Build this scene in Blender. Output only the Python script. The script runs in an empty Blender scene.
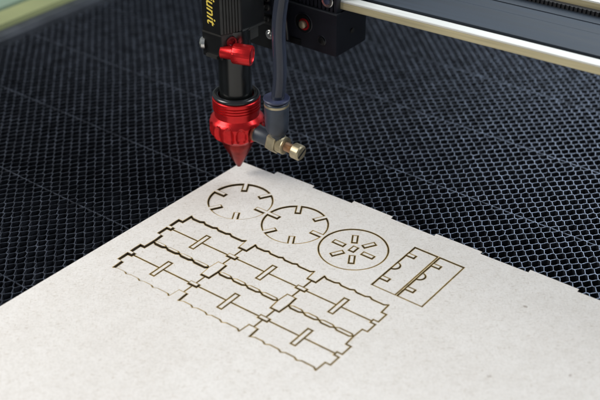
import bpy, bmesh, math, random
from mathutils import Vector, Matrix
from mathutils.geometry import delaunay_2d_cdt
random.seed(7)
S = 0.001                      # all dimensions below are millimetres
SC = bpy.context.scene
COL = SC.collection

# ------------------------------------------------------------------ camera
PITCH, ROLL = 0.572184, -0.004444
cam_d = bpy.data.cameras.new('camera'); cam = bpy.data.objects.new('camera', cam_d); COL.objects.link(cam)
fw = Vector((0, math.cos(PITCH), -math.sin(PITCH))); rt = Vector((1, 0, 0)); up = rt.cross(fw)
r2 = rt*math.cos(ROLL) + up*math.sin(ROLL); u2 = r2.cross(fw)
M = Matrix((r2, u2, -fw)).transposed().to_4x4(); M.translation = Vector((0, 0, 0.283))
cam.matrix_world = M
cam_d.sensor_width = 36; cam_d.lens = 36*1091.73/600
cam_d.clip_start = 0.02; cam_d.clip_end = 20
cam_d.dof.use_dof = True; cam_d.dof.focus_distance = 0.492; cam_d.dof.aperture_fstop = 10.5
SC.camera = cam
# ------------------------------------------------------------------ world, lamps, exposure
w = bpy.data.worlds.new('World'); SC.world = w; w.use_nodes = True
w.node_tree.nodes['Background'].inputs[0].default_value = (0.80, 0.90, 1.0, 1)
w.node_tree.nodes['Background'].inputs[1].default_value = 0.22
SC.view_settings.view_transform = 'Standard'; SC.view_settings.look = 'None'
SC.view_settings.exposure = 0.0; SC.view_settings.gamma = 1
def area(name, loc, tgt, sx, sy, power, col):
    d = bpy.data.lights.new(name, 'AREA'); d.shape = 'RECTANGLE'; d.size = sx; d.size_y = sy; d.energy = power; d.color = col
    o = bpy.data.objects.new(name, d); COL.objects.link(o); o.location = loc
    o.rotation_euler = (Vector(tgt)-Vector(loc)).to_track_quat('-Z', 'Y').to_euler()
    return o
area('ceiling_lamp', (0.78, 0.50, 0.62), (0.05, 0.45, 0.0), 0.45, 0.6, 9.5, (0.90, 0.95, 1.0))
area('rear_glint_lamp', (0.75, 1.75, 0.95), (0.08, 0.42, 0.0), 0.9, 0.5, 13, (0.80, 0.90, 1.0))  # unseen lamp added behind right to put bluish glints on the foil rims
area('room_lamp', (-0.80, 0.30, 0.66), (0.0, 0.42, 0.0), 0.5, 0.6, 9.5, (1.0, 0.96, 0.90))

# ------------------------------------------------------------------ machine frame  (u along the gantry, v towards the lower left)
A0 = -0.6576786
GU = Vector((math.cos(A0), math.sin(A0))); GV = Vector((math.sin(A0), -math.cos(A0))); G0 = Vector((-60.114, 413.158))
def W(u, v, z=0.0):
    p = G0 + GU*u + GV*v
    return Vector((p.x, p.y, z))*S
def uv_of(x, y):
    d = Vector((x, y)) - G0
    return d.dot(GU), d.dot(GV)

# ------------------------------------------------------------------ materials
def mat(name, col, rough=0.5, metal=0.0, noise=0.0, nscale=400, bump=0.0, bscale=2000, spec=0.5, coat=0.0, stretch=None):
    m = bpy.data.materials.new(name); m.use_nodes = True
    nt = m.node_tree; b = nt.nodes['Principled BSDF']
    b.inputs['Base Color'].default_value = (*col, 1); b.inputs['Roughness'].default_value = rough
    b.inputs['Metallic'].default_value = metal; b.inputs['Specular IOR Level'].default_value = spec
    b.inputs['Coat Weight'].default_value = coat; b.inputs['Coat Roughness'].default_value = 0.12
    tc = nt.nodes.new('ShaderNodeTexCoord'); src = tc.outputs['Object']
    if stretch:
        mp = nt.nodes.new('ShaderNodeMapping'); mp.inputs['Scale'].default_value = stretch
        nt.links.new(src, mp.inputs['Vector']); src = mp.outputs['Vector']
    if noise:
        n = nt.nodes.new('ShaderNodeTexNoise'); n.inputs['Scale'].default_value = nscale; n.inputs['Detail'].default_value = 5
        nt.links.new(src, n.inputs['Vector'])
        r = nt.nodes.new('ShaderNodeValToRGB'); nt.links.new(n.outputs['Fac'], r.inputs['Fac'])
        r.color_ramp.elements[0].position = 0.3; r.color_ramp.elements[1].position = 0.7
        r.color_ramp.elements[0].color = (*[c*(1-noise) for c in col], 1); r.color_ramp.elements[1].color = (*[min(1, c*(1+noise)) for c in col], 1)
        nt.links.new(r.outputs['Color'], b.inputs['Base Color'])
        mr = nt.nodes.new('ShaderNodeMapRange'); nt.links.new(n.outputs['Fac'], mr.inputs['Value'])
        mr.inputs['To Min'].default_value = max(0.02, rough-0.12); mr.inputs['To Max'].default_value = min(1, rough+0.15)
        nt.links.new(mr.outputs['Result'], b.inputs['Roughness'])
    if bump:
        n2 = nt.nodes.new('ShaderNodeTexNoise'); n2.inputs['Scale'].default_value = bscale; n2.inputs['Detail'].default_value = 4
        nt.links.new(src, n2.inputs['Vector'])
        bp = nt.nodes.new('ShaderNodeBump'); bp.inputs['Strength'].default_value = bump; bp.inputs['Distance'].default_value = 0.0002
        nt.links.new(n2.outputs['Fac'], bp.inputs['Height']); nt.links.new(bp.outputs['Normal'], b.inputs['Normal'])
    return m

def board_material():
    m = bpy.data.materials.new('pale_fibreboard'); m.use_nodes = True
    nt = m.node_tree; b = nt.nodes['Principled BSDF']; L = nt.links.new
    b.inputs['Roughness'].default_value = 0.75; b.inputs['Specular IOR Level'].default_value = 0.25
    tc = nt.nodes.new('ShaderNodeTexCoord')
    def noise(scale, detail=5, rough=0.6, stretch=None):
        n = nt.nodes.new('ShaderNodeTexNoise'); n.inputs['Scale'].default_value = scale; n.inputs['Detail'].default_value = detail; n.inputs['Roughness'].default_value = rough
        if stretch:
            mp = nt.nodes.new('ShaderNodeMapping'); mp.inputs['Scale'].default_value = stretch; mp.inputs['Rotation'].default_value = (0, 0, 0.7)
            L(tc.outputs['Object'], mp.inputs['Vector']); L(mp.outputs['Vector'], n.inputs['Vector'])
        else: L(tc.outputs['Object'], n.inputs['Vector'])
        return n
    def ramp(src, a, ca, bb, cb):
        r = nt.nodes.new('ShaderNodeValToRGB'); L(src, r.inputs['Fac'])
        r.color_ramp.elements[0].position = a; r.color_ramp.elements[0].color = (*ca, 1)
        r.color_ramp.elements[1].position = bb; r.color_ramp.elements[1].color = (*cb, 1)
        return r.outputs['Color']
    def mix(kind, fac, c1, c2):
        x = nt.nodes.new('ShaderNodeMix'); x.data_type = 'RGBA'; x.blend_type = kind
        x.inputs[0].default_value = fac if not hasattr(fac, 'links') else 1
        if hasattr(fac, 'links'): L(fac, x.inputs[0])
        L(c1, x.inputs[6]); L(c2, x.inputs[7]); return x.outputs[2]
    base = ramp(noise(22, 6).outputs['Fac'], 0.3, (0.735, 0.698, 0.660), 0.7, (0.765, 0.733, 0.698))
    fine = ramp(noise(1100, 6, 0.8).outputs['Fac'], 0.34, (0.74, 0.73, 0.71), 0.56, (1, 1, 1))
    c = mix('MULTIPLY', 0.6, base, fine)
    mot = ramp(noise(190, 4, 0.6).outputs['Fac'], 0.32, (0.86, 0.845, 0.82), 0.6, (1, 1, 1))
    c = mix('MULTIPLY', 0.38, c, mot)
    fib = ramp(noise(420, 3, 0.5, (1.0, 4.5, 1)).outputs['Fac'], 0.30, (0.74, 0.70, 0.64), 0.41, (1, 1, 1))
    c = mix('MULTIPLY', 0.7, c, fib)
    fib2 = ramp(noise(330, 3, 0.5, (4.5, 1.0, 1)).outputs['Fac'], 0.61, (1, 1, 1), 0.72, (0.78, 0.74, 0.68))
    c = mix('MULTIPLY', 0.7, c, fib2)
    # sparse dark flecks of bark
    v = nt.nodes.new('ShaderNodeTexVoronoi'); v.inputs['Scale'].default_value = 95; v.inputs['Randomness'].default_value = 1
    wn = noise(600, 2); ad = nt.nodes.new('ShaderNodeVectorMath'); ad.operation = 'MULTIPLY_ADD'
    L(wn.outputs['Color'], ad.inputs[0]); ad.inputs[1].default_value = (0.003, 0.003, 0.003); L(tc.outputs['Object'], ad.inputs[2])
    L(ad.outputs[0], v.inputs['Vector'])
    sep = nt.nodes.new('ShaderNodeSeparateColor'); L(v.outputs['Color'], sep.inputs[0])
    thr = nt.nodes.new('ShaderNodeMath'); thr.operation = 'MULTIPLY'; thr.inputs[1].default_value = 0.095
    pw = nt.nodes.new('ShaderNodeMath'); pw.operation = 'POWER'; pw.inputs[1].default_value = 2.2; L(sep.outputs[0], pw.inputs[0]); L(pw.outputs[0], thr.inputs[0])
    lt = nt.nodes.new('ShaderNodeMath'); lt.operation = 'LESS_THAN'; L(v.outputs['Distance'], lt.inputs[0]); L(thr.outputs[0], lt.inputs[1])
    pr = nt.nodes.new('ShaderNodeMath'); pr.operation = 'GREATER_THAN'; pr.inputs[1].default_value = 0.35; L(sep.outputs[1], pr.inputs[0])
    al = nt.nodes.new('ShaderNodeMath'); al.operation = 'MULTIPLY'; L(lt.outputs[0], al.inputs[0]); L(pr.outputs[0], al.inputs[1])
    al2 = nt.nodes.new('ShaderNodeMath'); al2.operation = 'MULTIPLY'; L(al.outputs[0], al2.inputs[0]); al2.inputs[1].default_value = 0.6
    rgb = nt.nodes.new('ShaderNodeRGB'); rgb.outputs[0].default_value = (0.23, 0.17, 0.13, 1)
    c = mix('MIX', al2.outputs[0], c, rgb.outputs[0])
    L(c, b.inputs['Base Color'])
    bp = nt.nodes.new('ShaderNodeBump'); bp.inputs['Strength'].default_value = 0.25; bp.inputs['Distance'].default_value = 0.00015
    L(noise(1500, 5, 0.7).outputs['Fac'], bp.inputs['Height']); L(bp.outputs['Normal'], b.inputs['Normal'])
    return m
M_BOARD = board_material()
M_SCORCH = mat('scorched_edge', (0.38, 0.27, 0.11), 0.8, noise=0.5, nscale=300)
M_BURNT = mat('burnt_kerf', (0.030, 0.018, 0.009), 0.8, noise=0.4, nscale=500)
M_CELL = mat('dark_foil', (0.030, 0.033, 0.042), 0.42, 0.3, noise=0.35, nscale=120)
M_RIM = mat('lit_foil_rim', (0.165, 0.187, 0.235), 0.34, 0.75, noise=0.6, nscale=140, bump=0.9, bscale=500)  # lit rim tops painted in as a lighter colour, mottled for sparkle
M_PAN = mat('dark_machine_floor', (0.006, 0.007, 0.009), 0.7, noise=0.3, nscale=30)
M_FRAME = mat('anodised_dark_frame', (0.045, 0.050, 0.060), 0.5, 0.2, noise=0.3, nscale=60)
M_GREEN = mat('pale_green_panel', (0.20, 0.27, 0.20), 0.35, noise=0.12, nscale=15)
M_LIP = mat('yellow_green_lip', (0.27, 0.29, 0.135), 0.4, noise=0.12, nscale=25)
M_BLACK = mat('black_anodised', (0.005, 0.0055, 0.006), 0.38, 0.0, noise=0.25, nscale=90, spec=0.3)
M_BLACKG = mat('glossy_black', (0.006, 0.007, 0.007), 0.24, 0.0, spec=0.6)
M_RUBBER = mat('black_rubber', (0.015, 0.017, 0.020), 0.22, 0.0, spec=0.7)
M_GREY = mat('dark_grey_ribbed', (0.040, 0.040, 0.038), 0.42, 0.4, noise=0.2, nscale=150)
M_CARR = mat('carriage_black_metal', (0.008, 0.009, 0.016), 0.42, 0.0, noise=0.25, nscale=120, bump=0.15, bscale=3000)
M_RED = mat('red_anodised', (0.68, 0.017, 0.020), 0.30, 0.75, noise=0.14, nscale=220, coat=0.15, bump=0.25, bscale=2500)
M_DRED = mat('red_dark_reflection', (0.27, 0.014, 0.011), 0.30, 0.75, noise=0.5, nscale=160, coat=0.2)  # darker red paints in the black honeycomb's reflection; noise adds soot
M_BRASS = mat('dull_brass', (0.46, 0.40, 0.27), 0.42, 0.8, noise=0.25, nscale=260)
M_COPPER = mat('copper_screw', (0.42, 0.26, 0.16), 0.34, 0.85, noise=0.25, nscale=300)
M_STEEL = mat('bright_steel', (0.62, 0.62, 0.60), 0.25, 0.95, noise=0.1, nscale=300)
M_FIT = mat('charcoal_fitting', (0.038, 0.048, 0.066), 0.36, 0.0, noise=0.2, nscale=200)
M_BLUE = mat('blue_release_ring', (0.040, 0.048, 0.095), 0.4)
M_WHITE = mat('white_rail_top', (0.66, 0.66, 0.62), 0.45, 0.0, noise=0.16, nscale=500, stretch=(0.03, 1, 1))
M_GOLD = mat('warm_reflection_face', (0.50, 0.44, 0.27), 0.42, 0.3, noise=0.18, nscale=600, stretch=(0.04, 1, 1))  # aluminium tinted gold to paint in the reflection of warm wood
M_CHAN = mat('slate_channel', (0.026, 0.034, 0.046), 0.55, 0.0, noise=0.35, nscale=250, spec=0.2, stretch=(0.05, 1, 1))
M_BELT = mat('black_belt', (0.012, 0.012, 0.014), 0.6)
M_YEL = mat('yellow_print', (0.72, 0.55, 0.09), 0.5)
M_SCALE = mat('cream_print', (0.75, 0.70, 0.50), 0.5)
def hose_mat():
    m = mat('smoky_blue_hose', (0.055, 0.066, 0.10), 0.12, spec=0.7)
    b = m.node_tree.nodes['Principled BSDF']
    b.inputs['Transmission Weight'].default_value = 0.5; b.inputs['IOR'].default_value = 1.4
    return m
M_HOSE = hose_mat()

# ------------------------------------------------------------------ helpers
def link(name, me, mats, parent=None, smooth=False, loc=None):
    for m in (mats if isinstance(mats, (list, tuple)) else [mats]): me.materials.append(m)
    o = bpy.data.objects.new(name, me); COL.objects.link(o)
    if parent: o.parent = parent
    if smooth:
        for p in me.polygons: p.use_smooth = True
    if loc is not None: o.location = loc
    return o
def fin(name, bm, mats, parent=None, smooth=False, bevel=0, auto=None):
    if bevel:
        bmesh.ops.bevel(bm, geom=[e for e in bm.edges if len(e.link_faces) == 2 and e.calc_face_angle(0) > 0.6], offset=bevel, segments=2, affect='EDGES', profile=0.6)
    bmesh.ops.recalc_face_normals(bm, faces=bm.faces[:])
    me = bpy.data.meshes.new(name); bm.to_mesh(me); bm.free()
    o = link(name, me, mats, parent, smooth)
    if auto is not None:
        for p in me.polygons: p.use_smooth = True
        me.set_sharp_from_angle(angle=math.radians(auto))
    return o
def tag(o, label=None, cat=None, group=None, kind=None):
    if label: o['label'] = label
    if cat: o['category'] = cat
    if group: o['group'] = group
    if kind: o['kind'] = kind
    return o
def empty(name, loc, rz=0.0):
    o = bpy.data.objects.new(name, None); COL.objects.link(o); o.location = loc; o.rotation_euler = (0, 0, rz); o.empty_display_size = 0.01
    return o
# local frame used by machine parts: x = along u, y = along -v (away), z up, millimetres -> metres
def box(bm, x0, x1, y0, y1, z0, z1):
    vs = [bm.verts.new(Vector((x, y, z))*S) for z in (z0, z1) for y in (y0, y1) for x in (x0, x1)]
    for f in ((0, 1, 3, 2), (4, 6, 7, 5), (0, 4, 5, 1), (2, 3, 7, 6), (0, 2, 6, 4), (1, 5, 7, 3)): bm.faces.new([vs[i] for i in f])
def prism(bm, pts, z0, z1):
    a = [bm.verts.new(Vector((x, y, z0))*S) for x, y in pts]; b = [bm.verts.new(Vector((x, y, z1))*S) for x, y in pts]
    n = len(pts); bm.faces.new(a); bm.faces.new(b)
    for i in range(n): bm.faces.new((a[i], a[(i+1) % n], b[(i+1) % n], b[i]))
def lathe(bm, prof, n=48, mtx=None, rmod=None, close=True):
    """prof: list of (z, r) in mm; mtx places the local z axis"""
    rings = []
    for z, r in prof:
        ring = []
        for i in range(n):
            th = 2*math.pi*i/n; rr = r + (rmod(z, th) if rmod else 0)
            p = Vector((rr*math.cos(th), rr*math.sin(th), z))
            if mtx is not None: p = mtx @ p
            ring.append(bm.verts.new(p*S))
        rings.append(ring)
    for a, b in zip(rings, rings[1:]):
        for i in range(n): bm.faces.new((a[i], a[(i+1) % n], b[(i+1) % n], b[i]))
    if close: bm.faces.new(rings[0][::-1]); bm.faces.new(rings[-1])
def axis_m(p, d, spin=0.0):
    q = Vector(d).normalized().to_track_quat('Z', 'Y').to_matrix().to_4x4()
    return Matrix.Translation(Vector(p)) @ q @ Matrix.Rotation(spin, 4, 'Z')
def tube(bm, pts, r, n=20):
    """swept circular tube through smooth points (mm)"""
    P = [Vector(p) for p in pts]; sm = []
    for i in range(len(P)-1):
        p0 = P[max(0, i-1)]; p1 = P[i]; p2 = P[i+1]; p3 = P[min(len(P)-1, i+2)]
        for k in range(8):
            t = k/8
            sm.append(0.5*((2*p1)+(-p0+p2)*t+(2*p0-5*p1+4*p2-p3)*t*t+(-p0+3*p1-3*p2+p3)*t**3))
    sm.append(P[-1]); rings = []; ref = Vector((0, 1, 0))
    for i, p in enumerate(sm):
        d = (sm[min(i+1, len(sm)-1)]-sm[max(i-1, 0)]).normalized(); a = (ref - d*ref.dot(d)).normalized(); b = d.cross(a)
        rings.append([bm.verts.new((p + a*r*math.cos(2*math.pi*j/n)+b*r*math.sin(2*math.pi*j/n))*S) for j in range(n)])
    for a, b in zip(rings, rings[1:]):
        for j in range(n): bm.faces.new((a[j], a[(j+1) % n], b[(j+1) % n], b[j]))
    bm.faces.new(rings[0]); bm.faces.new(rings[-1])

# ------------------------------------------------------------------ setting: floor of the machine under the bed
bm = bmesh.new(); box(bm, -900, 900, -500, 1500, -26, -22)
tag(fin('machine_floor', bm, M_PAN), kind='structure')

# ------------------------------------------------------------------ honeycomb cutting bed
BED_L = -226.0
n_, GL, PER = 2.945, 1.38, 6.05
def in_view(u, v):
    p = G0 + GU*u + GV*v
    # trapezium of the bed in view, widened for a step to the side
    if not (235 < p.y < 760): return False
    hw = 150 + (p.y-235)*0.36
    return abs(p.x) < hw
def under_board(u, v):
    return v > -46 and u > 14 - 0.04*(v+56) and v > -44 + 0.02*u
bed = empty('honeycomb_bed', W(0, -60, 0), A0)
tag(bed, 'black honeycomb cutting bed of small hexagonal foil cells under the board', 'cutting bed')
def to_bed(u, v, z): return Vector((u, -60-v, z))          # bed local frame: x=u, y=-v measured from v=-60
vs, fs, mi = [], [], []
T = 0.105
def foil(path, top, depth, t, mat_w=0, mat_r=1):
    """vertical foil strip following path [(u,v)...]"""
    base = len(vs); n = len(path)
    for i, (pu, pv) in enumerate(path):
        a = path[max(i-1, 0)]; b = path[min(i+1, n-1)]
        dx, dy = b[0]-a[0], b[1]-a[1]; L = math.hypot(dx, dy) or 1; nx, ny = -dy/L*t, dx/L*t
        zt = top + random.uniform(-0.10, 0.10)
        for sx in (-1, 1):
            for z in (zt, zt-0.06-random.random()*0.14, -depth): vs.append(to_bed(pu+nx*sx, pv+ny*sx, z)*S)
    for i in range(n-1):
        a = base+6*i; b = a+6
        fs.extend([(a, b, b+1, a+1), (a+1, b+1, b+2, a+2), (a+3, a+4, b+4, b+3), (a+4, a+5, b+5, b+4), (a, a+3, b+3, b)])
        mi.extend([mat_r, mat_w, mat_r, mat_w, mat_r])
k0, k1 = int(-430/n_), int(140/n_)
DENTS = [(random.uniform(-220, 220), random.uniform(-420, 60), random.uniform(-1.1, 1.1), random.uniform(-1.1, 1.1), random.uniform(2.5, 5)) for _ in range(60)]
def warp(u, v):
    # slow irregular stretching of the expanded foil
    a = 0.35*math.sin(u*0.021+v*0.013)+0.15*math.sin(v*0.05+1.3); b = 0.3*math.sin(u*0.02-v*0.015+2)+0.12*math.sin(u*0.061)
    for du, dv, px, py, rr in DENTS:
        d2 = (u-du)**2+(v-dv)**2
        if d2 < 9*rr*rr: e = math.exp(-d2/(rr*rr)); a += px*e; b += py*e
    return a, b
for k in range(k0, k1):
    v0 = -49.8 + k*n_ + 17*n_ - 0*n_
    run = []
    j0 = int(BED_L/PER)-1
    for j in range(j0, 60):
        uc = j*PER + (PER/2 if k % 2 else 0)
        seg = [(uc-GL/2, 0.13), (uc+GL/2, 0.13), (uc+PER/2-GL/2, n_-0.13), (uc+PER/2+GL/2, n_-0.13)]
        ok = in_view(uc, v0) and uc > BED_L+3 and not (v0 > -30 and uc > 40 - 0 and under_board(uc-18, v0-14))
        if ok:
            for su, sv in seg:
                wx, wy = warp(su, v0+sv)
                jx, jy = random.gauss(0, .13), random.gauss(0, .12)
                run.append((su+wx+jx, v0+sv+wy+jy))
        elif len(run) > 3: foil(run, 0, 16, T); run = []
        else: run = []
    if len(run) > 3: foil(run, 0, 16, T)
me = bpy.data.meshes.new('cells'); me.from_pydata([tuple(v) for v in vs], [], fs); me.update()
me.polygons.foreach_set('material_index', mi)
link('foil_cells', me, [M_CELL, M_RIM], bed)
# seams where two expanded sheets meet: a pair of straight foils along u, every 58.9 mm
for v0 in (67.9, 9.0, -49.9, -108.8, -167.7, -226.6, -285.5, -344.4):
    for off in (-0.28, 0.28):
        run = []; 
        vs, fs, mi = [], [], []
        u = BED_L+3
        while u < 300:
            if in_view(u, v0) and not (v0 > -30 and u > 30 and under_board(u-18, v0-14)):
                wx, wy = warp(u, v0)
                ph = (u/PER) % 1
                run.append((u, v0+n_/2*0+wy+off*abs(math.sin(math.pi*u/PER))+random.uniform(-.05, .05)))
            elif len(run) > 3: foil(run, -0.25, 14, 0.05); run = []
            u += PER/4
        if len(run) > 3: foil(run, -0.25, 14, 0.05)
        if fs:
            me = bpy.data.meshes.new('seam'); me.from_pydata([tuple(v) for v in vs], [], fs); me.update()
            me.polygons.foreach_set('material_index', mi)
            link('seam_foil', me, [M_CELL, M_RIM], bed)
bm = bmesh.new()
box(bm, BED_L-12, BED_L+1.5, -260, 380, -18, 1.2); box(bm, BED_L-3.0, BED_L-1.5, -260, 380, 1.2, 1.8)
fin('edge_frame', bm, M_FRAME, bed, bevel=0.0005)

# panel of the machine beside the bed
sp = empty('side_panel', W(BED_L-12.3, -100, 0), A0)
tag(sp, 'pale green side panel with yellow-green lip beyond the bed frame', 'panel')
bm = bmesh.new(); box(bm, -17, 0, -240, 300, -4, 4.6); fin('lip', bm, M_LIP, sp, bevel=0.0008)
bm = bmesh.new(); box(bm, -20.5, -17, -240, 300, -4, 3.0); fin('groove', bm, mat('olive_groove', (0.13, 0.15, 0.07), 0.5), sp)
bm = bmesh.new(); box(bm, -120, -20.5, -240, 300, -4, 5.2); fin('sheet', bm, M_GREEN, sp, bevel=0.0008)

# ------------------------------------------------------------------ cut sheet of fibreboard
KW, SW = 0.22, 0.50          # half widths of the kerf and of the scorched line beside it
cuts = []                    # (points, closed)
def line(*pts, closed=False): cuts.append(([Vector(p) for p in pts], closed))
def arc(cx, cy, r, a0, a1, n=None):
    n = n or max(6, int(abs(a1-a0)/math.radians(5)))
    return [(cx+r*math.cos(a0+(a1-a0)*i/n), cy+r*math.sin(a0+(a1-a0)*i/n)) for i in range(n+1)]
PC, PR = 38.3, 25.0
BX = (2.9, 10.5, 18.4, 26.3, 34.3)
def scallop(ox, v, sgn):
    """edge line of a panel from its left to its right corner; sgn=+1 dips towards +v"""
    pts = [(ox+2.75, v+sgn*0.0)]
    for i in range(4):
        a, b = BX[i], BX[i+1]
        pts += [(ox+a+1.75, v+sgn*0.95), (ox+b-1.75, v+sgn*0.95), (ox+b, v+sgn*0.05)]
    pts[-1] = (ox+35.45, v)
    pts[-2] = (ox+34.0, v+sgn*0.95)
    return pts
GAP = [-12.5, 12.5, 37.5]
for r in range(2):
    oy = r*PR
    for c in range(3):
        ox = c*PC
        line(*scallop(ox, oy-12.5, +1)); line(*scallop(ox, oy+12.5, -1))
        line((ox+2.45, oy+.15), (ox+18.15, oy+.15)); line((ox+20.5, oy+.15), (ox+PC-2.45, oy+.15))
        line((ox+18.15, oy-5.6), (ox+20.5, oy-5.6), (ox+20.5, oy+5.9), (ox+18.15, oy+5.9), closed=True)
    for c in range(4):
        ox = c*PC
        L, R = c > 0, c < 3
        # cross box
        if L and R: line((ox-2.45, oy-.95), (ox+2.45, oy-.95), (ox+2.45, oy+1.2), (ox-2.45, oy+1.2), closed=True)
        for s in (-1, 1):
            e = -.95 if s < 0 else 1.2
            if L and R:
                line((ox+.1, oy+e), (ox+.1, oy+6.8*s))
                line((ox-2.75, oy+12.5*s), (ox-2.25, oy+6.8*s), (ox+2.35, oy+6.8*s), (ox+2.75, oy+12.5*s))
            else:
                q = 1 if c == 0 else -1
                line((ox+q*2.75, oy+12.5*s), (ox+q*2.45, oy+6.8*s), (ox, oy+6.8*s), (ox, oy+e), (ox+q*2.45, oy+e), (ox+q*2.45, oy+.15))
C1, C2, C3 = (12.5, -36.1), (45.0, -36.2), (77.6, -36.35)
for C in (C1, C2):
    R, ri, hw = 15.25, 9.5, 1.17
    loop = []
    for i in range(6):
        a = math.radians(60*i); d = Vector((math.cos(a), math.sin(a))); nrm = Vector((-d.y, d.x)); c = Vector(C)
        da = math.asin(hw/R)
        loop += [c+d*math.sqrt(R*R-hw*hw)-nrm*hw, c+d*ri-nrm*hw, c+d*ri+nrm*hw]
        loop += [Vector(p) for p in arc(C[0], C[1], R, a+da, a+math.radians(60)-da, 9)[:-1]]
    cuts.append((loop, True))
cuts.append(([Vector(p) for p in arc(*C3, 15.5, 0, 2*math.pi, 72)[:-1]], True))
for i in range(6):
    a = math.radians(60*i); d = Vector((math.cos(a), math.sin(a))); nr = Vector((-d.y, d.x)); c = Vector(C3)
    cuts.append(([c+d*4.9-nr*1.15, c+d*10.7-nr*1.15, c+d*10.7+nr*1.15, c+d*4.9+nr*1.15], True))
line((76.3, -38.45), (78.9, -38.45), (78.9, -34.5), (76.3, -34.5), closed=True)
for ox in (98.7, 111.5):
    x1 = ox+11.75 if ox < 100 else ox+12.1
    line((ox, -53.9), (x1, -53.9), (x1, -19.95), (ox, -19.95), closed=True)
    line((ox, -48.7), (ox+4.0, -48.7), (ox+4.0, -46.5)); line((ox+4.0, -46.5), (ox, -46.5))
    line((ox, -28.0), (ox+4.0, -28.0), (ox+4.0, -25.7)); line((ox+4.0, -25.7), (ox, -25.7))
    cuts.append(([Vector(p) for p in arc(ox, -37.2, 2.65, -math.pi/2, math.pi/2, 14)], False))
def stroke(pts, closed, w):
    n = len(pts); Ls, Rs = [], []
    for i in range(n):
        if closed: a, b, c = pts[i-1], pts[i], pts[(i+1) % n]
        else: a, b, c = pts[max(i-1, 0)], pts[i], pts[min(i+1, n-1)]
        d1 = (b-a).normalized() if (b-a).length > 1e-9 else None; d2 = (c-b).normalized() if (c-b).length > 1e-9 else None
        d1 = d1 or d2; d2 = d2 or d1
        n1 = Vector((-d1.y, d1.x)); n2 = Vector((-d2.y, d2.x)); m = (n1+n2); m = m/max(0.35, m.length_squared)*2
        p = b.copy()
        if not closed and i == 0: p = b - d2*w
        if not closed and i == n-1: p = b + d1*w
        Ls.append(p+m*w); Rs.append(p-m*w)
    q = []
    for i in range(n if closed else n-1):
        j = (i+1) % n; q.append([Rs[i], Rs[j], Ls[j], Ls[i]])
    return q
top_edge = [(243, 470.6), (274.5, 0)]
edge_xy = [(-28.8, 470.3), (-12.7, 458.4), (-11.2, 460.6), (7.0, 447.3), (6.0, 445.6), (24.4, 431.9), (25.6, 433.6), (42.9, 420.2), (41.9, 418.6), (60.4, 404.4), (61.4, 406.0), (80.2, 391.9), (79.2, 390.4), (97.8, 376.6), (99.0, 378.4), (116.9, 364.6), (115.8, 363.0), (134.5, 349.2), (135.6, 350.8), (153, 337), (152, 335.5), (171, 321.5), (172.2, 323.0), (190, 309.6), (189, 308), (230, 277), (80, 80), (-330, 60), (-330, 104)]
edge_xy = [(x, y) for x, y in edge_xy]
edge = [Vector(uv_of(x, y)) for x, y in edge_xy]
V2, faces, kinds = [], [], []
def addface(pts, kind):
    i0 = len(V2); V2.extend(Vector((p[0], p[1])) for p in pts); idx = list(range(i0, i0+len(pts)))
    ar = sum(pts[i][0]*pts[(i+1) % len(pts)][1]-pts[(i+1) % len(pts)][0]*pts[i][1] for i in range(len(pts)))
    faces.append(idx if ar > 0 else idx[::-1]); kinds.append(kind)
addface(edge, 'B')
for pts, cl in cuts:
    for q in stroke(pts, cl, KW): addface(q, 'K')
    for q in stroke(pts, cl, SW): addface(q, 'S')
ov, oe, of, _, _, off = delaunay_2d_cdt(V2, [], faces, 1, 1e-4)
tri, tkind = [], []
for f, src in zip(of, off):
    ks = {kinds[s] for s in src}
    if 'B' not in ks or 'K' in ks: continue
    tri.append(f); tkind.append(1 if 'S' in ks else 0)
# connected components over shared edges
emap = {}
for i, f in enumerate(tri):
    for a, b in zip(f, f[1:]+f[:1]): emap.setdefault((min(a, b), max(a, b)), []).append(i)
comp = [-1]*len(tri); nc = 0; adj = [[] for _ in tri]
for l in emap.values():
    if len(l) == 2: adj[l[0]].append(l[1]); adj[l[1]].append(l[0])
for i in range(len(tri)):
    if comp[i] >= 0: continue
    st = [i]; comp[i] = nc
    while st:
        k = st.pop()
        for x in adj[k]:
            if comp[x] < 0: comp[x] = nc; st.append(x)
    nc += 1
def comp_at(x, y):
    for i, f in enumerate(tri):
        p = [ov[j] for j in f]; ok = True
        for a, b in zip(p, p[1:]+p[:1]):
            if (b[0]-a[0])*(y-a[1])-(b[1]-a[1])*(x-a[0]) < 0: ok = False; break
        if ok: return comp[i]
    return None
def build(name, comps, sink, centre, parent=None):
    """sink(u,v) -> mm below the sheet's face"""
    cs = set(comps); fl = [(f, k) for f, k, c in zip(tri, tkind, comp) if c in cs]
    used = {}; verts, fcs, mi = [], [], []
    cnt = {}
    for f, k in fl:
        for a, b in zip(f, f[1:]+f[:1]): cnt[(a, b)] = 1
    wc = W(centre[0], centre[1], 0)
    for f, k in fl:
        for i in f:
            if i not in used:
                used[i] = len(verts)//2; x, y = ov[i]; s = sink(x, y)
                verts.append(W(x, y, 3.0-s)-wc); verts.append(W(x, y, 0.05-s)-wc)
        t = [used[i]*2 for i in f]
        fcs.append(t[::-1]); mi.append(k); fcs.append([i+1 for i in t]); mi.append(0)
    for (a, b) in cnt:
        if (b, a) not in cnt:
            A, B = used[a]*2, used[b]*2; fcs.append((A, B, B+1, A+1)); mi.append(2)
    me = bpy.data.meshes.new(name); me.from_pydata([tuple(v) for v in verts], [], fcs); me.update()
    me.polygons.foreach_set('material_index', mi)
    bm = bmesh.new(); bm.from_mesh(me); bmesh.ops.recalc_face_normals(bm, faces=bm.faces[:]); bm.to_mesh(me); bm.free()
    return link(name, me, [M_BOARD, M_SCORCH, M_BURNT], parent, loc=wc)
pieces = []
cn = ['left', 'middle', 'right']
sinks = [[0.66, 0.38, 0.20], [0.74, 0.38, 0.18]]
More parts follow.
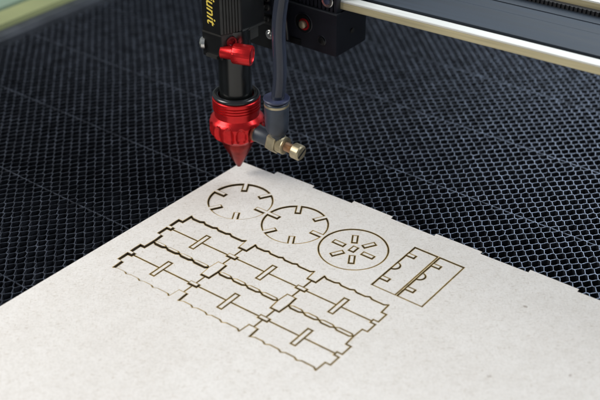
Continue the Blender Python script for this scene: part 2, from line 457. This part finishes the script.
for r in range(2):
    for c in range(3):
        for h in range(2):
            cx, cy = c*PC+10, r*PR+(-7 if h == 0 else 7)
            s0 = sinks[r][c]
            extra = [comp_at(c*PC+19.3, r*PR+0.1)] if h == 0 else []
            pieces.append(('cut_panel', [comp_at(cx, cy)]+extra, (lambda x, y, s0=s0, c=c: s0 - 0.007*(x-c*PC-19)), (c*PC+19, cy),
              '%s half of the %s scalloped wall panel in the %s' % (('upper', 'lower')[h], ['left-hand', 'centre', 'right-hand'][c], ['row nearest the discs', 'front row nearest the plain board'][r]), 'wooden panel', 'scalloped panels cut side by side in the board'))
pieces.append(('notched_disc', [comp_at(*C1)], (lambda x, y: 0.60-0.008*(x-12)), C1, 'thickly outlined notched disc cut in the board right under the red nozzle', 'wooden disc', 'discs cut in the board'))
pieces.append(('notched_disc', [comp_at(*C2)], (lambda x, y: 0.38-0.006*(x-45)), C2, 'notched disc between the nozzle-side disc and the disc with six slots', 'wooden disc', 'discs cut in the board'))
pieces.append(('slotted_disc', [comp_at(C3[0]+13, C3[1]+3)], (lambda x, y: 0.20), C3, 'unnotched round disc with six radial slots and a square centre hole', 'wooden disc', 'discs cut in the board'))
pieces.append(('notched_plate', [comp_at(107, -37)], (lambda x, y: 0.22), (104.5, -37), 'left rectangular plate with two slots and half circle, beside the slotted disc', 'wooden plate', 'rectangular plates cut side by side'))
pieces.append(('notched_plate', [comp_at(119.5, -37)], (lambda x, y: 0.18), (117.5, -37), 'right rectangular plate of the pair, nearest the toothed board edge', 'wooden plate', 'rectangular plates cut side by side'))
taken = set()
for nm, cp, sk, ctr, lab, cat, grp in pieces:
    if None in cp or taken & set(cp): print('PIECE PROBLEM', nm, ctr, cp); continue
    taken |= set(cp)
    tag(build(nm, cp, sk, ctr), lab, cat, grp)
sheet = build('fibreboard_sheet', [c for c in range(nc) if c not in taken], lambda x, y: 0.0, (30, 10))
tag(sheet, 'large pale fibreboard sheet with a toothed back edge lying on the black honeycomb', 'board')
print('components', nc, 'pieces', len(taken), 'tris', len(tri))

# ------------------------------------------------------------------ laser head
HU, HV = -3.35, -54.0
head = empty('laser_head', W(HU, HV, 0), A0)      # local x=+u, y=-v, z up (mm*S)
tag(head, 'black and red laser cutting head with pointed red nozzle above the board corner', 'laser head')
# red focusing collar and nozzle
bm = bmesh.new()
prof = [(36.6, 11.6), (37.4, 10.7), (40.2, 10.5), (40.6, 11.3)]
for g in (41.7, 43.1, 44.5): prof += [(g-0.25, 11.35), (g-0.18, 10.75), (g+0.22, 10.75), (g+0.30, 11.35)]
prof += [(46.2, 11.3), (46.5, 10.9), (46.5, 8.0)]
lathe(bm, prof, 96); fin('grooved_barrel', bm, M_RED, head, auto=35)
bm = bmesh.new()
NS = 14
def scal(z, th):
    q = (th*NS/(2*math.pi)+0.12) % 1.0; x = abs(q-0.5)*2
    e = 1-((z-30.8)/4.6)**2
    if e <= 0: return 0
    lim = math.sqrt(e)*0.86
    return -1.7*(max(0, 1-(x/lim)**2))**0.65*min(1, e*1.5) if x < lim else 0
zs = [24.0, 24.6, 25.4, 26.0] + [26.0+0.45*i for i in range(1, 24)] + [36.7]
def rprof(z):
    t = [(24.0, 8.6), (24.6, 9.2), (26.2, 11.2), (27.5, 12.6), (29.5, 13.25), (34.6, 13.15), (35.8, 12.4), (36.7, 11.4)]
    for (a, ra), (b, rb) in zip(t, t[1:]):
        if z <= b: return ra+(rb-ra)*(z-a)/(b-a)
    return t[-1][1]
lathe(bm, [(z, rprof(z)) for z in zs], 224, rmod=scal); fin('scalloped_collar', bm, M_RED, head, auto=40)
bm = bmesh.new(); lathe(bm, [(8.0, 0.55), (8.15, 0.95), (8.8, 1.35), (14, 3.9), (20.5, 7.1), (22.4, 7.8), (24.05, 7.9)], 64); fin('nozzle', bm, M_DRED, head, auto=35)
# seal ring
bm = bmesh.new(); lathe(bm, [(47.6+1.15*math.sin(t), 9.7+1.5*math.cos(t)) for t in [2*math.pi*i/20 for i in range(21)]], 72, close=False)
fin('seal_ring', bm, M_RUBBER, head, smooth=True)
bm = bmesh.new(); lathe(bm, [(46.4, 7.75), (82, 7.75)], 72); fin('lens_tube', bm, M_BLACKG, head, auto=35)
# housing
hp = [(-8.3, -11.3), (2.2, -11.3), (6.9, -1.8), (7.3, 13), (-8.3, 13)]
bm = bmesh.new(); prism(bm, hp, 81.6, 135); hs = fin('housing', bm, M_BLACK, head, bevel=0.0006)
bm = bmesh.new(); prism(bm, [(-9.0, -11.1), (1.9, -11.1), (2.3, -10.6), (2.3, 9), (-9.0, 9)], 69.5, 81.0); cl = fin('clamp', bm, M_BLACK, head, bevel=0.0005)
bm = bmesh.new(); prism(bm, [(2.3, -10.9), (6.7, -1.9), (7.0, 9), (2.3, 9)], 75.6, 81.2); fin('clamp_nose', bm, M_GREY, head, bevel=0.0005)
bm = bmesh.new(); prism(bm, [(1.9, -11.5), (6.9, -2.1), (7.5, -1.5), (7.9, 13), (7.0, 13), (6.4, -1.5), (1.6, -10.9), (-8.6, -10.9), (-8.6, -11.65)], 81.05, 81.75); fin('light_edge_strip', bm, M_GREY, head)
bm = bmesh.new()
P0, P1 = Vector((2.35, -11.35)), Vector((6.75, -2.45)); d = (P1-P0); nr = Vector((d.y, -d.x)).normalized()
pts = [P0 - nr*0.1]
NR = 7
for i in range(NR):
    a, b = P0+d*(i+0.08)/NR, P0+d*(i+0.62)/NR
    pts += [a-nr*0.05, a+nr*0.55, b+nr*0.55, b-nr*0.05]
pts += [P1 - nr*0.1, P1 - nr*1.0, P0 - nr*1.0]
prism(bm, [tuple(p) for p in pts], 82.4, 134); fin('rib_panel', bm, M_GREY, hs)
# silver side screw on the clamp
bm = bmesh.new(); lathe(bm, [(0, 2.8), (1.6, 2.8), (2.4, 2.1), (2.7, 1.0)], 32, axis_m((-8.4, -10.0, 75.0), (-0.86, -0.5, 0))); fin('screw', bm, M_STEEL, cl, auto=35)
bm = bmesh.new(); box(bm, -6.5, 0.0, -12.2, -11.0, 69.8, 71.2); fin('silver_pin', bm, M_GREY, cl, bevel=0.0003)
# red thumb screw
KD = Vector((math.cos(-0.26-A0), math.sin(-0.26-A0), -0.04))
kp = Vector((0.8, -10.2, 73.4))
bm = bmesh.new()
lathe(bm, [(0, 2.6), (0.4, 3.0), (5.2, 3.1), (5.8, 3.3)], 40, axis_m(kp, KD)); th = fin('thumb_screw', bm, M_RED, head, auto=35)
bm = bmesh.new()
lathe(bm, [(5.6, 3.4), (6.0, 4.4), (6.6, 4.75), (14.0, 4.75), (14.7, 4.35), (14.9, 3.2), (14.6, 3.0), (14.5, 0.3)], 90, axis_m(kp, KD), rmod=lambda z, t: -0.16*(0.5+0.5*math.cos(t*30)) if 6.3 < z < 14.2 else 0)
fin('knurled_knob', bm, M_RED, th, auto=50)
bm = bmesh.new(); lathe(bm, [(0, 2.4), (0.5, 2.4), (0.52, 1.7), (0.1, 1.5)], 32, axis_m((4.6, -7.0, 78.0), (0.9, -0.44, 0))); fin('red_bush', bm, mat('dark_red_bush', (0.10, 0.004, 0.006), 0.3), head, auto=35)
# lettering on the left face, reading downwards
def text(body, size, mtx, m, parent, ext=0.00006, shear=0.0, bold=0.0):
    cu = bpy.data.curves.new('lettering', 'FONT'); cu.body = body; cu.size = size; cu.extrude = ext; cu.shear = shear; cu.offset = bold; cu.space_character = 1.02
    o = bpy.data.objects.new('tmp', cu); COL.objects.link(o)
    dg = bpy.context.evaluated_depsgraph_get(); me = bpy.data.meshes.new_from_object(o.evaluated_get(dg)); bpy.data.objects.remove(o)
    xm = max(v.co.x for v in me.vertices); me.transform(Matrix.Translation(Vector((-xm, 0, 0)))); me.transform(mtx); me.name = 'lettering'
    return link('lettering', me, m, parent)
# baseline runs down the face (-z); letters' up points to +x
R_ = Matrix(((0, 1, 0), (0, 0, -1), (-1, 0, 0))).to_4x4()
text('junit', 0.0073, Matrix.Translation(Vector((-5.2, -11.42, 85.3))*S) @ R_, M_YEL, hs, shear=0.28, bold=0.00006)
# ------------------------------------------------------------------ air fitting on the nozzle (screwed in, moves with the head)
fit = None
bm = bmesh.new()
AX = (1, 0.0, -0.075); ez = 31.6
lathe(bm, [(11.0, 3.1), (12.4, 3.1), (12.5, 4.1), (20.6, 4.1), (20.9, 3.9)], 40, axis_m((0, 0, ez), AX)); fit = fin('air_elbow', bm, M_FIT, head, auto=35)
bm = bmesh.new(); lathe(bm, [(11.2, 4.25), (12.6, 4.35), (12.7, 3.9)], 40, axis_m((0, 0, ez), AX)); fin('collar_ring', bm, M_BRASS, fit, auto=35)
bm = bmesh.new(); lathe(bm, [(34.2, 3.2), (35.2, 4.3), (37.5, 5.2), (41.5, 5.6), (47.0, 5.7), (50.6, 5.65), (51.2, 5.2)], 44, axis_m((24.3, 0, 0), (0.0, 0, 1))); fin('push_in_socket', bm, M_FIT, fit, auto=40)
bm = bmesh.new(); lathe(bm, [(31.5, 3.4), (37.5, 4.0)], 32, axis_m((22.8, 0, 0), (0.05, 0, 1))); fin('socket_neck', bm, M_FIT, fit, auto=40)
bm = bmesh.new(); lathe(bm, [(49.4, 5.75), (50.5, 5.75)], 44, axis_m((24.3, 0, 0), (0, 0, 1))); fin('socket_rim', bm, M_BRASS, fit, auto=40)
bm = bmesh.new(); lathe(bm, [(51.2, 4.6), (52.0, 4.6), (52.1, 5.9), (52.8, 6.2), (53.3, 5.9), (53.4, 3.5)], 44, axis_m((24.3, 0, 0), (0, 0, 1))); fin('release_ring', bm, M_BLUE, fit, auto=40)
bm = bmesh.new(); lathe(bm, [(20.9, 5.1), (21.4, 5.6), (25.2, 5.6), (25.7, 5.1)], 6, axis_m((0, 0, ez), AX, 0.3)); fin('hex_nut', bm, M_BRASS, fit, bevel=0.0002)
bm = bmesh.new(); pr = []
for i in range(6): pr += [(25.6+i*0.6, 3.9), (25.9+i*0.6, 4.2)]
lathe(bm, pr+[(29.3, 4.2), (29.5, 3.7), (29.5, 2.2)], 40, axis_m((0, 0, ez), AX)); fin('threaded_sleeve', bm, M_BRASS, fit, auto=35)
bm = bmesh.new(); pr = []
for i in range(9): pr += [(29.4+i*0.5, 1.95), (29.65+i*0.5, 2.25)]
lathe(bm, pr+[(33.9, 2.1)], 32, axis_m((0, 0, ez), AX)); fin('flow_screw', bm, M_COPPER, fit, auto=35)
bm = bmesh.new(); lathe(bm, [(33.8, 2.4), (34.1, 3.3), (34.5, 3.75), (38.2, 3.75), (38.8, 3.2)], 60, axis_m((0, 0, ez), AX), rmod=lambda z, t: -0.12*(0.5+0.5*math.cos(t*20)) if 34.3 < z < 37.6 else 0)
sk = fin('slotted_head', bm, M_BRASS, fit, auto=40)
bm = bmesh.new(); box(bm, 38.6, 38.9, -2.9, 2.9, -0.45, 0.45); bmesh.ops.rotate(bm, verts=bm.verts[:], cent=(0, 0, 0), matrix=Matrix.Rotation(0.5, 3, 'X')); bmesh.ops.translate(bm, verts=bm.verts[:], vec=(0, 0, (ez-2.9)*S)); fin('slot', bm, M_BELT, fit)
# air hose
hose = empty('air_hose', W(HU+24.3, HV, 50), A0)
tag(hose, 'smoky blue-grey air hose rising from the brass elbow beside the red nozzle', 'hose')
bm = bmesh.new(); tube(bm, [(0, 0, 0), (1.2, 0, 6), (2.0, 0.2, 15), (2.2, 0.0, 24), (2.3, -0.6, 34), (3.4, -1.4, 43), (5.8, -2.8, 52), (10.5, -6, 64), (20, -12, 82)], 3.1, 28)
tube(bm, [(0, 0, 0.1), (1.2, 0, 6), (2.0, 0.2, 15), (2.2, 0.0, 24), (2.3, -0.6, 34), (3.4, -1.4, 43), (5.8, -2.8, 52), (10.5, -6, 64), (20, -12, 81.9)], 1.9, 24)
fin('hose_tube', bm, M_HOSE, hose, smooth=True)

# ------------------------------------------------------------------ carriage (mounted with the head on the gantry)
car = empty('carriage_block', W(0, -88, 0), A0)
car.parent = None
tag(car, 'black metal carriage block with bolts right of the laser head', 'carriage')
bm = bmesh.new(); box(bm, -4, 29.6, 0, 24, 63, 84); fb = fin('front_block', bm, M_CARR, car, bevel=0.0012)
bm = bmesh.new(); box(bm, -3.8, 29.8, -0.5, 3, 83.7, 84.5); fin('light_edge_strip', bm, M_FRAME, car, bevel=0.0002)  # lighter strip paints in the highlight along the block's top front edge
bm = bmesh.new(); pts = [(-4, 1.2)]
for i in range(15):
    x = -3.6+i*2.25; pts += [(x, 1.2), (x, 0.3), (x+1.4, 0.3), (x+1.4, 1.2)]
pts += [(29.4, 1.2), (29.4, 22), (-4, 22)]
prism(bm, pts, 84.55, 135); fin('ribbed_block', bm, M_CARR, car)
bm = bmesh.new(); box(bm, 29.5, 35.5, 9, 30, 84.8, 130); fin('rear_block', bm, M_BLACK, car, bevel=0.0006)
def ring_bolt(x, z, ro, ri, m_ring, m_bolt, y=0.0, par=None, rb=None, dep=1.4):
    bm = bmesh.new(); lathe(bm, [(-0.25, ri), (0.25, ri), (0.35, ro-0.3), (0.1, ro), (-0.25, ro)], 40, axis_m((x, y, z), (0, -1, 0)), close=False); a = fin('bolt_ring', bm, m_ring, par or car, auto=40)
    bm = bmesh.new(); lathe(bm, [(0.05, rb or ri*0.95), (0.6, (rb or ri*0.95)), (0.95, (rb or ri)*0.6)], 28, axis_m((x, y, z), (0, -1, 0))); fin('bolt', bm, m_bolt, a, auto=40)
ring_bolt(10.6, 75.4, 5.2, 4.5, M_CARR, M_BLACK, rb=4.4)
bm = bmesh.new(); lathe(bm, [(0.9, 1.9), (2.3, 1.9), (2.7, 1.2)], 28, axis_m((11.2, 0, 75.2), (0, -1, 0))); fin('gold_bolt', bm, M_BRASS, car, auto=40)
bm = bmesh.new(); lathe(bm, [(0.97, 2.0), (1.25, 2.0), (1.25, 2.9), (0.97, 2.9)], 28, axis_m((11.7, 0, 75.2), (0, -1, 0)), close=False); fin('red_reflection', bm, M_RED, car, auto=40)  # added ring painting in a red reflection beside the gold bolt
ring_bolt(21.4, 69.3, 2.5, 1.9, M_CARR, M_BLACK)
bm = bmesh.new(); lathe(bm, [(0, 1.6), (0.35, 1.3)], 24, axis_m((22.1, -0.45, 68.5), (0, -1, 0))); fin('set_screw', bm, M_GREY, car, auto=40)
ring_bolt(24.3, 89.8, 3.3, 1.8, M_STEEL, M_BLUE, y=-0.2)
for yy, zz in ((12.5, 72.0), (18.0, 79.5)):
    bm = bmesh.new(); lathe(bm, [(-0.2, 1.3), (0.5, 1.3), (0.7, 0.9)], 24, axis_m((29.6, yy, zz), (1, 0, 0))); fin('cap_screw', bm, M_GREY, car, auto=40)
bm = bmesh.new(); box(bm, 2.5, 9.0, -0.5, 0.4, 63.6, 66.4); fin('foot_plate', bm, M_BLACK, car, bevel=0.0003)
for zz, rr in ((77.6, 1.5), (83.5, 1.9), (88.0, 1.9)):
    bm = bmesh.new(); lathe(bm, [(0, rr), (0.9, rr), (1.3, rr*0.7), (0.9, rr*0.5)], 28, axis_m((-2.6, -10.5, zz), (0, -1, 0))); fin('cap_screw', bm, M_GREY, car, auto=40)
for k, (px_, rr) in enumerate(((2.6, 1.0), (4.8, 0.8))):
    bm = bmesh.new(); tube(bm, [(px_, -5, 64+3*k), (px_+0.6, -6.5, 74), (px_-0.8, -7, 88), (px_+0.5, -6, 104), (px_, -5, 128)], rr, 14); fin('cable', bm, M_RUBBER, car, smooth=True)
# bracket joining head and block
bm = bmesh.new(); box(bm, -18, 0.6, -9, -0.8, 61.5, 135); box(bm, -18, -4.1, -0.8, 16, 61.5, 135); br = fin('bracket', bm, M_BLACK, car, bevel=0.0012)
bm = bmesh.new(); box(bm, -12, 0, -10.6, -9.1, 74.5, 78); fin('step_plate', bm, M_GREY, car, bevel=0.0003)
bm = bmesh.new(); box(bm, -12, 0, -10.4, -9.1, 80.0, 90); fin('cover_plate', bm, M_CARR, car, bevel=0.0003)
ring_bolt(-2.6, 69.0, 2.3, 1.3, M_STEEL, M_STEEL, y=-9.3)
bm = bmesh.new(); box(bm, -16, -4.2, -21, -9.2, 84, 134); fin('head_mount', bm, M_BLACK, car, bevel=0.0006)

# ------------------------------------------------------------------ gantry beam
ga = empty('gantry_beam', W(32.7, -91.5, 0), A0 + 0.0)
ga.rotation_euler = (0, 0, A0+0.065)
tag(ga, 'gantry beam with bright white and gold rail crossing behind the carriage', 'gantry beam')
bm = bmesh.new(); box(bm, -300, 330, 0, 5.3, 89.2, 90); fin('white_strip', bm, M_WHITE, ga, bevel=0.0002)
bm = bmesh.new(); box(bm, -300, 330, -0.15, 5.2, 86.0, 89.15); fin('front_rail', bm, M_GOLD, ga, bevel=0.0003)
bm = bmesh.new(); box(bm, -300, 330, 5.4, 9.2, 84, 88.6); fin('rubber_strip', bm, M_BELT, ga)
bm = bmesh.new(); box(bm, -300, 330, 9.3, 30, 82, 89.6); box(bm, -300, 330, 30.8, 40, 82, 89.3); box(bm, -300, 330, 40.2, 56, 82, 89.6); box(bm, -300, 330, 30.0, 40.2, 81, 88.4); fin('channel', bm, M_CHAN, ga, bevel=0.0004)
bm = bmesh.new(); pts = [(-300, 48.2)]
x = -300
while x < 328: pts += [(x, 47.4), (x+1.0, 47.4), (x+1.0, 48.0), (x+2, 48.0)]; x += 2
pts += [(330, 48.2), (330, 50.5), (-300, 50.5)]
prism(bm, pts, 89.62, 91.5); fin('toothed_belt', bm, M_BELT, ga)
bm = bmesh.new(); box(bm, -300, 330, 52, 58, 89.7, 93.5); fin('rear_rail', bm, M_GOLD, ga, bevel=0.0003)
bm = bmesh.new(); box(bm, -300, 330, 52.2, 60, 93.52, 94.3); fin('rear_strip', bm, M_WHITE, ga)
